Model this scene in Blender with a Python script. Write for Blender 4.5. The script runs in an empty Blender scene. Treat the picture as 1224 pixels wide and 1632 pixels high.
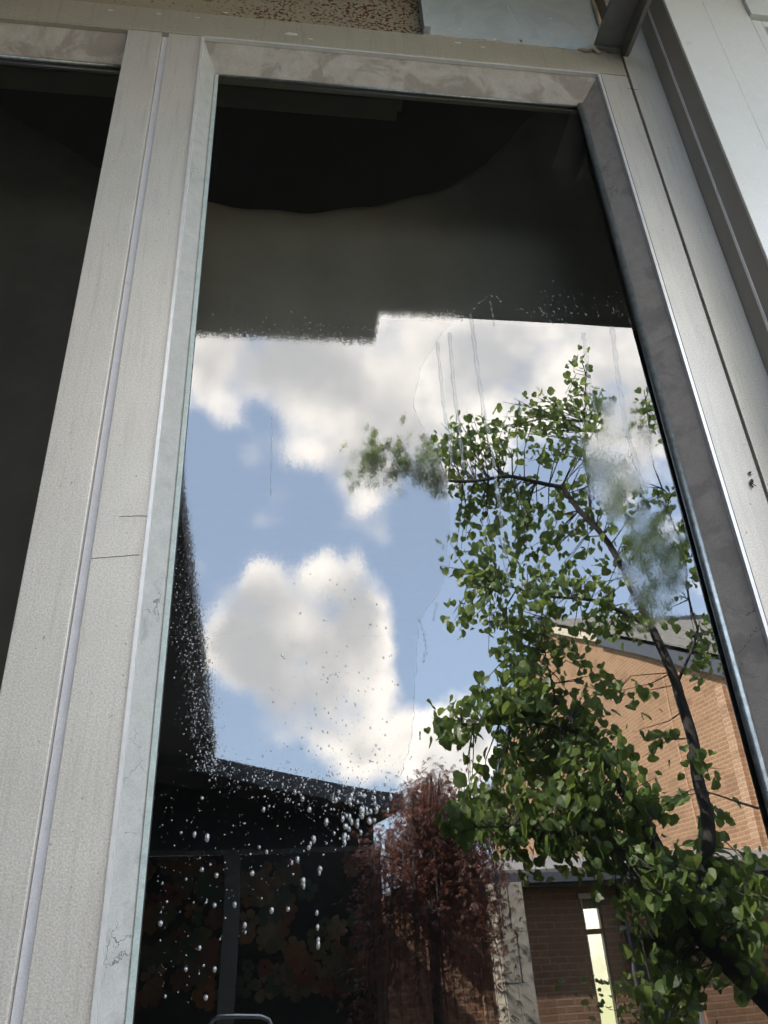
import bpy, bmesh, math, random
import numpy as np
from mathutils import Vector, Matrix, noise
R = math.radians
random.seed(11)
sc = bpy.context.scene
COL = sc.collection

# ------------------------------------------------------------------ camera
# World: X along the glazed wall, Y into the building, Z up.  Front of the window frames = plane y 0, glass = y G.
G = 0.03
F = 1226.0
CZ = Vector((-0.0481122, -0.8761904, 0.4795578))      # world Z in (right, down, forward)
CX = Vector((0.9914591, 0.0163741, 0.1293862))
CY = Vector((-0.1212192, 0.4816870, 0.8679191))
CAM = Vector((0.0, -0.85, 1.45))
cd = bpy.data.cameras.new('camera'); cam = bpy.data.objects.new('camera', cd); COL.objects.link(cam)
right = Vector((CX.x, CY.x, CZ.x)); down = Vector((CX.y, CY.y, CZ.y)); fwd = Vector((CX.z, CY.z, CZ.z))
m = Matrix((( right.x, -down.x, -fwd.x, CAM.x), (right.y, -down.y, -fwd.y, CAM.y), (right.z, -down.z, -fwd.z, CAM.z), (0, 0, 0, 1)))
cam.matrix_world = m
cd.sensor_fit = 'VERTICAL'; cd.sensor_height = 36; cd.sensor_width = 27; cd.lens = F / 1632 * 36
cd.clip_start = 0.02; cd.clip_end = 2000
sc.camera = cam
sc.render.resolution_x = 768; sc.render.resolution_y = 1024

def ray(px, py):
    d = Vector((px - 612, py - 816, F))
    return Vector((d.dot(CX), d.dot(CY), d.dot(CZ)))
def on(px, py, y):                 # point of the window wall seen at a pixel, at depth y
    r = ray(px, py); return CAM + r * ((y - CAM.y) / r.y)
def mir(p): return Vector((p.x, 2 * G - p.y, p.z))
def V(px, py, D):                  # point of the courtyard seen mirrored, D metres behind the glass in the mirror
    return mir(on(px, py, D))
def VZ(px, py, z):
    r = ray(px, py); return mir(CAM + r * ((z - CAM.z) / r.z))
def VD(px, py):                    # direction from the glass out to the courtyard
    r = ray(px, py).normalized(); return Vector((r.x, -r.y, r.z))

# ------------------------------------------------------------------ world, sun, exposure
SUN_DIR = Vector((-0.66, 0.22, 0.72)).normalized()       # towards the sun
EL = math.asin(SUN_DIR.z); AZ = math.atan2(SUN_DIR.x, SUN_DIR.y)
w = bpy.data.worlds.new('World'); sc.world = w; w.use_nodes = True
nt = w.node_tree; nt.nodes.clear()
class NB:
    def __init__(s, nt): s.nt = nt
    def n(s, t, **k):
        o = s.nt.nodes.new(t)
        for a, b in k.items(): setattr(o, a, b)
        return o
    def put(s, sock, v):
        if v is None: return
        if isinstance(v, bpy.types.NodeSocket): s.nt.links.new(v, sock)
        else:
            if isinstance(v, (tuple, list, Vector)) and len(v) == 3 and sock.type == 'RGBA': v = (*v, 1)
            sock.default_value = v
    def math(s, op, a, b=None, c=None, clamp=False):
        o = s.n('ShaderNodeMath', operation=op, use_clamp=clamp)
        s.put(o.inputs[0], a); s.put(o.inputs[1], b)
        if c is not None: s.put(o.inputs[2], c)
        return o.outputs[0]
    def vec(s, op, a, b=None, scale=None):
        o = s.n('ShaderNodeVectorMath', operation=op)
        s.put(o.inputs[0], a); s.put(o.inputs[1], b)
        if scale is not None: s.put(o.inputs['Scale'], scale)
        return o.outputs['Value'] if op in ('DISTANCE', 'DOT_PRODUCT', 'LENGTH') else o.outputs[0]
    def noise(s, v, scale, detail=4, rough=.55, dist=0):
        o = s.n('ShaderNodeTexNoise'); s.put(o.inputs['Vector'], v)
        o.inputs['Scale'].default_value = scale; o.inputs['Detail'].default_value = detail
        o.inputs['Roughness'].default_value = rough; o.inputs['Distortion'].default_value = dist
        return o
    def map(s, v, a, b, c=0., d=1., smooth=False):
        o = s.n('ShaderNodeMapRange'); o.clamp = True
        if smooth: o.interpolation_type = 'SMOOTHSTEP'
        for i, x in enumerate((v, a, b, c, d)): s.put(o.inputs[i], x)
        return o.outputs[0]
    def mix(s, f, a, b, blend='MIX'):
        o = s.n('ShaderNodeMix', data_type='RGBA', blend_type=blend)
        s.put(o.inputs[0], f); s.put(o.inputs[6], a); s.put(o.inputs[7], b)
        return o.outputs[2]
    def ramp(s, v, pts):
        o = s.n('ShaderNodeValToRGB'); s.put(o.inputs[0], v); e = o.color_ramp.elements
        while len(e) < len(pts): e.new(.5)
        for i, (p, c) in enumerate(pts): e[i].position = p; e[i].color = (*c, 1)
        return o.outputs[0]
b = NB(nt)
sky = b.n('ShaderNodeTexSky', sky_type='NISHITA'); sky.sun_disc = False
sky.sun_elevation = EL; sky.sun_rotation = AZ; sky.air_density = 1.0; sky.dust_density = 1.2; sky.ozone_density = 1.0
tc = b.n('ShaderNodeTexCoord'); D = tc.outputs['Generated']
wn = b.noise(D, 5.5, 6, .6)
warp = b.vec('ADD', D, b.vec('SCALE', b.vec('SUBTRACT', wn.outputs['Color'], (.5, .5, .5)), scale=.075))
# cumulus: (photo x, photo y, radius in px, weight)
# (photo x, photo y, radius in px, weight, softness)
blobs = [(425, 965, 92, 1, 1.2), (380, 1000, 80, .95, 1.2), (545, 970, 84, 1, 1.2), (400, 1055, 92, .95, 1.3), (495, 1050, 125, 1, 1.3), (560, 1050, 76, .95, 1.25), (555, 1130, 70, .8, 1.4), (585, 1195, 62, .8, 1.4), (470, 1150, 60, .6, 1.5),
         (660, 1185, 60, .9, 1.3), (745, 1165, 70, 1, 1.3), (700, 1230, 95, 1, 1.3),
         (320, 570, 92, .95, 1.45), (450, 595, 112, .95, 1.45), (590, 640, 140, 1, 1.4), (555, 725, 70, .7, 1.5), (690, 610, 160, .95, 1.4), (830, 570, 170, 1, 1.4), (950, 560, 140, 1, 1.4), (1040, 660, 110, .9, 1.4),
         (1010, 800, 80, .35, 1.6)]
dens = None
for px, py, r, wt, so_ in blobs:
    c = VD(px, py); rr = (VD(px + r, py) - c).length
    v = b.math('MULTIPLY', b.map(b.vec('DISTANCE', warp, tuple(c)), rr * so_ * 1.08, rr * .1, 0, 1, True), wt)
    dens = v if dens is None else b.math('SUBTRACT', b.math('ADD', dens, v), b.math('MULTIPLY', dens, v))
gen = b.map(b.noise(D, 2.3, 7, .55).outputs[0], .52, .62, 0, 1, True)        # fair-weather clouds all round the sky
cc = VD(660, 850)
gen = b.math('MULTIPLY', gen, b.map(b.vec('DISTANCE', D, tuple(cc)), .42, .62, 0, 1, True))
dens = b.math('MAXIMUM', dens, gen)
pv = b.n('ShaderNodeTexVoronoi', feature='SMOOTH_F1'); b.put(pv.inputs['Vector'], b.vec('ADD', D, b.vec('SCALE', b.noise(D, 18, 4).outputs['Color'], scale=.03))); pv.inputs['Scale'].default_value = 15; pv.inputs['Smoothness'].default_value = .35; puff = pv.outputs['Distance']
fine = b.math('ADD', b.math('MULTIPLY', b.noise(D, 15, 9, .6).outputs[0], .75), b.math('MULTIPLY', b.math('SUBTRACT', 1, puff), .32))
cover = b.map(b.math('ADD', dens, b.math('MULTIPLY', b.math('SUBTRACT', fine, .56), 2.2)), .16, .84, 0, 1, True)
thick = b.map(b.math('ADD', dens, b.math('MULTIPLY', b.math('SUBTRACT', b.noise(D, 7, 4).outputs[0], .5), 1.5)), .50, 1.05, 0, 1, True)
cloudcol = b.mix(thick, (11.9, 11.2, 10.3), (5.7, 5.75, 5.8))
skyc = b.mix(.5, sky.outputs[0], (5.7, 7.2, 9.6))
final = b.mix(cover, skyc, cloudcol)
bg = b.n('ShaderNodeBackground'); b.put(bg.inputs[0], final); bg.inputs[1].default_value = .075
wo = b.n('ShaderNodeOutputWorld'); nt.links.new(bg.outputs[0], wo.inputs[0])
sl = bpy.data.lights.new('sun', 'SUN'); sl.energy = 3.6; sl.angle = R(.53); sl.color = (1, .95, .87)
so = bpy.data.objects.new('sun', sl); COL.objects.link(so); so.rotation_euler = SUN_DIR.to_track_quat('Z', 'Y').to_euler()
so.location = (0, 0, 30)
sc.view_settings.view_transform = 'Standard'; sc.view_settings.look = 'None'
sc.view_settings.exposure = 3.15; sc.view_settings.gamma = 1; sc.view_settings.use_curve_mapping = False
sc.render.engine = 'CYCLES'
sc.cycles.max_bounces = 8; sc.cycles.transparent_max_bounces = 16; sc.cycles.glossy_bounces = 5
sc.cycles.caustics_reflective = False; sc.cycles.caustics_refractive = False

# ------------------------------------------------------------------ helpers
def mat(name):
    m = bpy.data.materials.new(name); m.use_nodes = True; m.node_tree.nodes.clear()
    nb = NB(m.node_tree); out = nb.n('ShaderNodeOutputMaterial')
    return m, nb, out
def princ(nb, out, **k):
    p = nb.n('ShaderNodeBsdfPrincipled')
    for a, v in k.items(): nb.put(p.inputs[a.replace('_', ' ')], v)
    nb.nt.links.new(p.outputs[0], out.inputs[0]); return p
def bump(nb, p, h, strength=.3, dist=.002):
    o = nb.n('ShaderNodeBump'); nb.put(o.inputs['Height'], h)
    o.inputs['Strength'].default_value = strength; o.inputs['Distance'].default_value = dist
    nb.nt.links.new(o.outputs[0], p.inputs['Normal'])
def plain(name, col, rough=.6, metal=0, var=.15, scale=8, bs=.2, bd=.002):
    m, nb, out = mat(name); t = nb.n('ShaderNodeTexCoord').outputs['Object']
    n = nb.noise(t, scale, 6, .65)
    c = nb.mix(nb.map(n.outputs[0], .3, .7), [x * (1 - var) for x in col], [min(1, x * (1 + var)) for x in col])
    p = princ(nb, out, Base_Color=c, Roughness=rough, Metallic=metal)
    if bs: bump(nb, p, nb.noise(t, scale * 6, 4).outputs[0], bs, bd)
    return m
def speckled(name, base, dark, light, grain=1100, rough=.45, metal=.35, blotch=.12):
    """anodised / weathered aluminium: fine dark and light grain, larger faint blotches, tiny dirt spots, drip streaks"""
    m, nb, out = mat(name); t = nb.n('ShaderNodeTexCoord').outputs['Object']
    g = nb.noise(t, grain * .45, 3, .7).outputs[0]
    c = nb.mix(nb.map(g, .38, .62), dark, light)
    c = nb.mix(.45, c, base)
    big = nb.noise(t, 9, 6, .65).outputs[0]
    c = nb.mix(nb.map(big, .35, .75, 0, blotch * 3), c, [x * .72 for x in base])
    mp = nb.n('ShaderNodeMapping'); nb.put(mp.inputs[0], t); mp.inputs['Scale'].default_value = (1, 1, .06)
    st = nb.noise(mp.outputs[0], 120, 5, .6).outputs[0]
    c = nb.mix(nb.map(st, .52, .78, 0, .5), c, [x * .6 for x in base])
    sp = nb.noise(t, 160, 2, .5).outputs[0]
    c = nb.mix(nb.map(sp, .69, .74, 0, .55), c, (.12, .10, .08))
    p = princ(nb, out, Base_Color=c, Roughness=nb.map(g, .3, .7, rough - .08, rough + .12), Metallic=metal)
    bump(nb, p, g, .25, .0004)
    return m
def stained(name, base, stain, pale, rough=.7, grain=True, cracks=False, thr=.5):
    """dirty reveal: clouded residue with scalloped dark stains, fine cracks"""
    m, nb, out = mat(name); t = nb.n('ShaderNodeTexCoord').outputs['Object']
    n1 = nb.noise(t, 14, 7, .62, .6).outputs[0]; n2 = nb.noise(t, 50, 5, .6).outputs[0]
    c = nb.mix(nb.map(n2, .3, .7), base, pale)
    c = nb.mix(nb.map(nb.math('ADD', n1, nb.math('MULTIPLY', nb.math('SUBTRACT', n2, .5), .12)), thr - .03, thr + .09, 0, .65, True), c, stain)
    g = nb.noise(t, 520, 2, .6).outputs[0]
    c = nb.mix(nb.map(g, .4, .65, 0, .25), c, [x * .5 for x in base])
    h = n2
    if cracks:
        mp = nb.n('ShaderNodeMapping'); nb.put(mp.inputs[0], t); mp.inputs['Scale'].default_value = (1, 1, .8)
        vo = nb.n('ShaderNodeTexVoronoi', feature='DISTANCE_TO_EDGE'); wv = nb.vec('ADD', mp.outputs[0], nb.vec('SCALE', nb.noise(t, 60, 4).outputs['Color'], scale=.03))
        nb.put(vo.inputs['Vector'], wv); vo.inputs['Scale'].default_value = 24
        cr = nb.map(vo.outputs['Distance'], .004, .014, 1, 0)
        cr = nb.math('MULTIPLY', cr, nb.map(nb.noise(t, 8, 3).outputs[0], .54, .62))
        c = nb.mix(nb.math('MULTIPLY', cr, .65), c, (.03, .027, .025)); h = nb.math('SUBTRACT', n2, nb.math('MULTIPLY', cr, 2))
    p = princ(nb, out, Base_Color=c, Roughness=rough); bump(nb, p, h, .4, .0012)
    return m
def brick(name, c1, c2, mortar, scale=1):
    m, nb, out = mat(name); t = nb.n('ShaderNodeTexCoord').outputs['Object']
    sx = nb.n('ShaderNodeSeparateXYZ'); nb.put(sx.inputs[0], t); cx = nb.n('ShaderNodeCombineXYZ')
    nb.put(cx.inputs[0], sx.outputs[0]); nb.put(cx.inputs[1], sx.outputs[2])
    br = nb.n('ShaderNodeTexBrick'); nb.put(br.inputs['Vector'], cx.outputs[0])
    br.inputs['Scale'].default_value = 1; br.inputs['Brick Width'].default_value = .20 * scale; br.inputs['Row Height'].default_value = .064 * scale
    br.inputs['Mortar Size'].default_value = .009 * scale; br.inputs['Mortar Smooth'].default_value = .3; br.inputs['Bias'].default_value = -.1
    for i, c in ((1, c1), (2, c2), (3, mortar)): br.inputs[i].default_value = (*c, 1)
    mp = nb.n('ShaderNodeMapping'); nb.put(mp.inputs[0], cx.outputs[0]); mp.inputs['Scale'].default_value = (1 / .40, 1 / .128, 1)
    wnz = nb.n('ShaderNodeTexWhiteNoise', noise_dimensions='2D')
    fl = nb.vec('FLOOR', mp.outputs[0]); nb.put(wnz.inputs[0], fl)
    c = nb.mix(nb.map(wnz.outputs[0], .72, 1, 0, .55), br.outputs[0], [x * .55 for x in c1])
    c = nb.mix(nb.map(nb.noise(t, .5, 4).outputs[0], .35, .7, 0, .3), c, [x * .75 for x in c1])
    p = princ(nb, out, Base_Color=c, Roughness=.85); bump(nb, p, nb.math('SUBTRACT', 1, br.outputs['Fac']), .6, .006)
    return m

M = {}
M['alu'] = speckled('weathered_aluminium', (.68, .635, .555), (.42, .385, .335), (.86, .81, .72))
M['alu_header'] = speckled('header_aluminium', (.52, .47, .37), (.40, .36, .28), (.61, .56, .45), blotch=.16)
M['alu_bright'] = plain('bright_bead', (.80, .78, .75), .3, .3, .08, 60, .1, .0005)
M['groove_strip'] = stained('vinyl_groove', (.72, .71, .73), (.45, .44, .45), (.80, .79, .80), .35, thr=.66)
M['dark_gap'] = plain('dark_gap', (.02, .018, .016), .9)
M['reveal_l'] = stained('left_stop', (.42, .41, .37), (.25, .24, .22), (.50, .49, .46), .6, thr=.6, cracks=True)
M['reveal_r'] = stained('right_stop', (.235, .205, .18), (.155, .135, .12), (.30, .265, .235), .7, cracks=True, thr=.52)
M['reveal_t'] = stained('head_stop', (.40, .355, .30), (.22, .185, .15), (.50, .46, .41), .75, thr=.5)
M['gasket'] = plain('metal_gasket', (.26, .285, .285), .28, .7, .35, 90, .4, .001)
M['gasket_pale'] = stained('pale_gasket', (.42, .50, .47), (.30, .35, .37), (.55, .62, .58), .4, thr=.62)
M['panel'] = stained('coated_panel', (.76, .74, .68), (.74, .72, .66), (.79, .77, .71), .3, thr=.55)
M['trim_shade'] = plain('shaded_corner_return', (.34, .31, .265), .5, .1, .12, 5, .1)  # shade of the sideways-facing return put into a darker colour
M['galv'] = stained('galvanised_sheet', (.46, .51, .52), (.40, .45, .47), (.53, .58, .59), .45, thr=.52)
M['caulk'] = plain('old_caulk', (.44, .37, .28), .6, 0, .35, 40, .8, .003)
M['bracket'] = stained('dark_steel', (.15, .14, .12), (.10, .085, .07), (.19, .18, .155), .5, thr=.62)
M['bug'] = plain('husk', (.06, .045, .03), .7, 0, .4, 300, .5, .001)
# rusty steel
m_, nb, out = mat('rusty_painted_steel'); t = nb.n('ShaderNodeTexCoord').outputs['Object']
n1 = nb.noise(t, 6, 6, .6).outputs[0]; n2 = nb.noise(t, 150, 4, .6).outputs[0]
sx = nb.n('ShaderNodeSeparateXYZ'); nb.put(sx.inputs[0], t)
grad = nb.map(sx.outputs[0], -.3, .26, 0, .12)
spots = nb.map(nb.math('ADD', nb.math('MULTIPLY', n1, .35), nb.math('ADD', nb.math('MULTIPLY', n2, .8), grad)), .685, .715, 0, 1)
c = nb.mix(nb.map(n1, .3, .7), (.29, .25, .175), (.38, .335, .24)); c = nb.mix(spots, c, (.11, .035, .015))
p = princ(nb, out, Base_Color=c, Roughness=.7); bump(nb, p, spots, .5, .002); M['rust'] = m_
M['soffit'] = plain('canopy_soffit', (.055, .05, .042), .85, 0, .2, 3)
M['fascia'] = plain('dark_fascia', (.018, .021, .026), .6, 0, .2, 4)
M['canopy_top'] = plain('roof_gravel', (.25, .24, .22), .9)
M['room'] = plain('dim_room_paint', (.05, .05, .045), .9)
M['ceil_strip'] = plain('interior_valance', (.22, .20, .13), .7, 0, .1)
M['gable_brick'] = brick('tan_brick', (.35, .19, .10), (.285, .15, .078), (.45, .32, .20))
M['gable_sold'] = brick('tan_brick_pier', (.46, .27, .16), (.36, .20, .11), (.52, .40, .28))
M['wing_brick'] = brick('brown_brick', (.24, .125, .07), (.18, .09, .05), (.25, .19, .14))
M['shingle'] = plain('grey_shingles', (.17, .155, .135), .9, 0, .4, 14, .8, .01)
M['verge_white'] = plain('cream_verge', (.62, .52, .40), .6)
M['verge_dark'] = plain('slate_verge', (.07, .075, .09), .6)
M['pale_roof'] = plain('pale_membrane', (.20, .19, .18), .8, 0, .2, 6)
M['stone'] = plain('limestone', (.37, .335, .275), .85, 0, .2, 9, .5, .004)
M['mull_dark'] = plain('bronze_mullion', (.13, .13, .11), .5, .2, .2, 10)
M['bark'] = plain('dark_bark', (.045, .04, .035), .9, 0, .45, 30, .9, .01)
M['grass'] = plain('lawn', (.05, .10, .03), .95, 0, .4, 12, .8, .02)
M['paving'] = plain('concrete_paving', (.34, .32, .29), .85, 0, .15, 5)
M['steel_rail'] = plain('brushed_steel', (.55, .55, .53), .3, .9, .1)
M['wall_in'] = plain('plaster_wall', (.32, .30, .27), .9)

def leafmat(name, c1, c2, tr, tw=.5):
    m, nb, out = mat(name); oi = nb.n('ShaderNodeObjectInfo'); ge = nb.n('ShaderNodeNewGeometry')
    rnd = nb.math('FRACT', nb.math('ADD', oi.outputs['Random'], ge.outputs['Random Per Island']))
    c = nb.mix(rnd, c1, c2)
    p = nb.n('ShaderNodeBsdfPrincipled'); nb.put(p.inputs['Base Color'], c); p.inputs['Roughness'].default_value = .42
    tl = nb.n('ShaderNodeBsdfTranslucent'); nb.put(tl.inputs[0], nb.mix(.5, c, tr))
    mx = nb.n('ShaderNodeMixShader'); mx.inputs[0].default_value = tw
    nb.nt.links.new(p.outputs[0], mx.inputs[1]); nb.nt.links.new(tl.outputs[0], mx.inputs[2]); nb.nt.links.new(mx.outputs[0], out.inputs[0])
    return m
M['leaf'] = leafmat('redbud_leaf', (.045, .088, .026), (.16, .22, .055), (.30, .38, .07))
M['maple'] = leafmat('red_lace_leaf', (.07, .034, .03), (.16, .085, .07), (.35, .12, .06))
# window glass: smooth and mirror-like where clean, beaded with condensation where the 'fog' attribute says so
def glassmat(name, refl, tint):
    m, nb, out = mat(name); t = nb.n('ShaderNodeTexCoord').outputs['Object']
    at = nb.n('ShaderNodeAttribute'); at.attribute_name = 'fog'; at2 = nb.n('ShaderNodeAttribute'); at2.attribute_name = 'film'
    fog = nb.math('ADD', at.outputs['Fac'], 0); film = at2.outputs['Fac']
    ge = nb.n('ShaderNodeNewGeometry').outputs['Normal']
    wv = nb.noise(t, 3.5, 2, .4).outputs['Color']
    n0 = nb.vec('NORMALIZE', nb.vec('ADD', ge, nb.vec('SCALE', nb.vec('SUBTRACT', wv, (.5, .5, .5)), scale=.012)))
    mp = nb.n('ShaderNodeMapping'); nb.put(mp.inputs[0], t); mp.inputs['Scale'].default_value = (1, 1, .42)
    vo = nb.n('ShaderNodeTexVoronoi'); nb.put(vo.inputs['Vector'], mp.outputs[0]); vo.inputs['Scale'].default_value = 900
    mp2 = nb.n('ShaderNodeMapping'); nb.put(mp2.inputs[0], t); mp2.inputs['Scale'].default_value = (1, 1, .05)
    vs = nb.noise(mp2.outputs[0], 420, 3, .6).outputs['Color']
    off = nb.vec('ADD', nb.vec('SUBTRACT', vo.outputs['Color'], (.5, .5, .5)), nb.vec('SCALE', nb.vec('SUBTRACT', vs, (.5, .5, .5)), scale=.9))
    off = nb.vec('MULTIPLY', off, (1, 1, 1.3))
    n1 = nb.vec('NORMALIZE', nb.vec('ADD', n0, nb.vec('SCALE', off, scale=nb.math('MULTIPLY', fog, .0115))))
    g0 = nb.n('ShaderNodeBsdfGlossy'); g0.inputs['Roughness'].default_value = 0; nb.put(g0.inputs['Normal'], n0); nb.put(g0.inputs[0], (1, 1, 1))
    g1 = nb.n('ShaderNodeBsdfGlossy'); nb.put(g1.inputs['Roughness'], nb.math('MULTIPLY', fog, .075)); nb.put(g1.inputs['Normal'], n1); nb.put(g1.inputs[0], (1, 1, 1))
    mg = nb.n('ShaderNodeMixShader'); nb.put(mg.inputs[0], nb.math('MULTIPLY', fog, 1.6, clamp=True))
    nb.nt.links.new(g0.outputs[0], mg.inputs[1]); nb.nt.links.new(g1.outputs[0], mg.inputs[2])
    tr = nb.n('ShaderNodeBsdfTransparent'); nb.put(tr.inputs[0], tint)
    mx = nb.n('ShaderNodeMixShader'); nb.put(mx.inputs[0], nb.math('SUBTRACT', refl, nb.math('MULTIPLY', film, .016)))
    nb.nt.links.new(tr.outputs[0], mx.inputs[1]); nb.nt.links.new(mg.outputs[0], mx.inputs[2])
    df = nb.n('ShaderNodeBsdfDiffuse'); nb.put(df.inputs[0], (.55, .55, .53))
    dirt = nb.math('ADD', .003, nb.math('MULTIPLY', fog, .022))
    dirt = nb.math('ADD', dirt, nb.map(nb.noise(t, 420, 2, .5).outputs[0], .72, .78, 0, .09))
    dirt = nb.math('ADD', dirt, nb.map(vs, .60, .75, 0, .01))
    m2 = nb.n('ShaderNodeMixShader'); nb.put(m2.inputs[0], dirt)
    nb.nt.links.new(mx.outputs[0], m2.inputs[1]); nb.nt.links.new(df.outputs[0], m2.inputs[2]); nb.nt.links.new(m2.outputs[0], out.inputs[0])
    return m
M['glass'] = glassmat('window_glass', .152, (.66, .67, .65))
# water drops: clear bead that also scatters daylight
m_, nb, out = mat('water_bead'); gl = nb.n('ShaderNodeBsdfGlossy'); gl.inputs['Roughness'].default_value = .05; nb.put(gl.inputs[0], (1, 1, 1))
df = nb.n('ShaderNodeBsdfDiffuse'); nb.put(df.inputs[0], (.75, .76, .76)); tr = nb.n('ShaderNodeBsdfTransparent'); nb.put(tr.inputs[0], (.8, .8, .8))
a = nb.n('ShaderNodeMixShader'); a.inputs[0].default_value = .5; nb.nt.links.new(gl.outputs[0], a.inputs[1]); nb.nt.links.new(df.outputs[0], a.inputs[2])
a2 = nb.n('ShaderNodeMixShader'); a2.inputs[0].default_value = .30; nb.nt.links.new(tr.outputs[0], a2.inputs[1]); nb.nt.links.new(a.outputs[0], a2.inputs[2])
nb.nt.links.new(a2.outputs[0], out.inputs[0]); M['drop'] = m_
m_, nb, out = mat('water_run'); gl = nb.n('ShaderNodeBsdfGlossy'); gl.inputs['Roughness'].default_value = .25; nb.put(gl.inputs[0], (.9, .9, .9))
tr = nb.n('ShaderNodeBsdfTransparent'); nb.put(tr.inputs[0], (.86, .87, .87)); a = nb.n('ShaderNodeMixShader'); a.inputs[0].default_value = .05
nb.nt.links.new(tr.outputs[0], a.inputs[1]); nb.nt.links.new(gl.outputs[0], a.inputs[2]); nb.nt.links.new(a.outputs[0], out.inputs[0]); M['run'] = m_
# curtain fabric
M['curtain_dark'] = plain('charcoal_fabric', (.14, .13, .11), .95, 0, .2, 5)
M['curtain'] = plain('dark_grey_fabric', (.29, .275, .23), .95, 0, .12, 5)

# ---- mesh building
class MB:
    def __init__(s): s.bm = bmesh.new()
    def box(s, x0, x1, y0, y1, z0, z1):
        vs = [s.bm.verts.new((x, y, z)) for x in (x0, x1) for y in (y0, y1) for z in (z0, z1)]
        for f in ((0, 1, 3, 2), (4, 6, 7, 5), (0, 4, 5, 1), (2, 3, 7, 6), (0, 2, 6, 4), (1, 5, 7, 3)): s.bm.faces.new([vs[i] for i in f])
        return s
    def prism(s, poly, z0, z1):        # poly in xy, extruded in z
        a = [s.bm.verts.new((x, y, z0)) for x, y in poly]; c = [s.bm.verts.new((x, y, z1)) for x, y in poly]
        n = len(poly); s.bm.faces.new(a[::-1]); s.bm.faces.new(c)
        for i in range(n): s.bm.faces.new([a[i], a[(i + 1) % n], c[(i + 1) % n], c[i]])
        return s
    def hull8(s, a, b_):               # loft between two equal loops
        A = [s.bm.verts.new(p) for p in a]; B = [s.bm.verts.new(p) for p in b_]; n = len(A)
        s.bm.faces.new(A[::-1]); s.bm.faces.new(B)
        for i in range(n): s.bm.faces.new([A[i], A[(i + 1) % n], B[(i + 1) % n], B[i]])
        return s
    def tube(s, pts, rads, n=7, cap=True):
        rings = []; pts = [Vector(p) for p in pts]
        for i, p in enumerate(pts):
            d = (pts[min(i + 1, len(pts) - 1)] - pts[max(i - 1, 0)]).normalized()
            u = d.orthogonal().normalized() if i == 0 else (pu - d * pu.dot(d)).normalized()
            pu = u; v = d.cross(u); r = rads[i] if isinstance(rads, (list, tuple)) else rads
            rings.append([s.bm.verts.new(p + (u * math.cos(a * 2 * math.pi / n) + v * math.sin(a * 2 * math.pi / n)) * r) for a in range(n)])
        for i in range(len(rings) - 1):
            for k in range(n): s.bm.faces.new([rings[i][k], rings[i][(k + 1) % n], rings[i + 1][(k + 1) % n], rings[i + 1][k]])
        if cap: s.bm.faces.new(rings[0][::-1]); s.bm.faces.new(rings[-1])
        return s
    def build(s, name, mt, parent=None, bevel=0, smooth=False, loc=None):
        if bevel:
            bmesh.ops.bevel(s.bm, geom=[e for e in s.bm.edges], offset=bevel, segments=2, affect='EDGES', profile=.6)
        bmesh.ops.recalc_face_normals(s.bm, faces=s.bm.faces)
        me = bpy.data.meshes.new(name); s.bm.to_mesh(me); s.bm.free()
        if smooth: me.polygons.foreach_set('use_smooth', [True] * len(me.polygons))
        o = bpy.data.objects.new(name, me); COL.objects.link(o)
        if mt: me.materials.append(M[mt] if isinstance(mt, str) else mt)
        if parent is not None:
            o.parent = parent; o.matrix_parent_inverse = Matrix.Translation(-parent.location) if parent.type == 'EMPTY' and not parent.get('local') else Matrix()
        return o
def tag(o, label, cat, group=None, kind=None):
    if label: o['label'] = label
    if cat: o['category'] = cat
    if group: o['group'] = group
    if kind: o['kind'] = kind
    return o
def empty(name, loc, label, cat, group=None):
    o = bpy.data.objects.new(name, None); COL.objects.link(o); o.location = loc; o.empty_display_size = .1
    return tag(o, label, cat, group)
def raw(name, verts, faces, mt, parent=None, smooth=False):
    me = bpy.data.meshes.new(name); me.from_pydata(verts, [], faces); me.update()
    me.materials.append(M[mt]); o = bpy.data.objects.new(name, me); COL.objects.link(o)
    if smooth: me.polygons.foreach_set('use_smooth', [True] * len(me.polygons))
    if parent is not None:
        o.parent = parent
        if parent.type == 'EMPTY': o.matrix_parent_inverse = Matrix.Translation(-parent.location)
    return o

# ------------------------------------------------------------------ setting: ground, podium
o = MB().box(-400, 400, -400, 400, -1.2, -.72).build('ground', 'grass'); o['kind'] = 'structure'
o = MB().box(-8, 8, -2.4, 12, -.715, -.02).build('pavement', 'paving'); o['kind'] = 'structure'
o = MB().box(-7, 3.4, -12, -2.405, -.716, -.66).build('courtyard_path', 'paving'); o['kind'] = 'structure'

# ------------------------------------------------------------------ our building: window wall
ZB, ZT = .10, 2.9118               # opening bottom / top at the frame face
XL, XR = -.1602, .5998
GL, GR, GT = -.1356, .5580, 2.8485   # glass edges
win = empty('window', (.22, 0, ZB), 'tall aluminium window mirroring the sky, a leafy tree and a brick gable', 'window')
MB().box(-.2236, XL, 0, .09, ZB, 2.917).build('stile', 'alu', win, .0012)['label'] = 'pale grained stile between the two windows, nearer the mirrored sky'
MB().box(XR, .6618, 0, .09, ZB, 2.917).build('stile', 'alu', win, .0012)['label'] = 'stile along the right side of the pane'
MB().box(-.2236, .6618, 0, .09, 0, ZB - .001).build('bottom_rail', 'alu', win, .0012)
# bright bead lips
MB().box(XL - .0035, XL + .001, -.003, .004, ZB, 2.9118).build('bead', 'alu_bright', win)
MB().box(XR - .001, XR + .004, -.003, .004, ZB, 2.9118).build('bead', 'alu_bright', win)
MB().box(XL + .0012, XR - .0012, -.003, .004, 2.9095, 2.9135).build('bead', 'alu_bright', win)
MB().box(XR + .0045, XR + .0065, -.0012, .003, ZB, 2.9118).build('groove_line', 'dark_gap', win)
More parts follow.
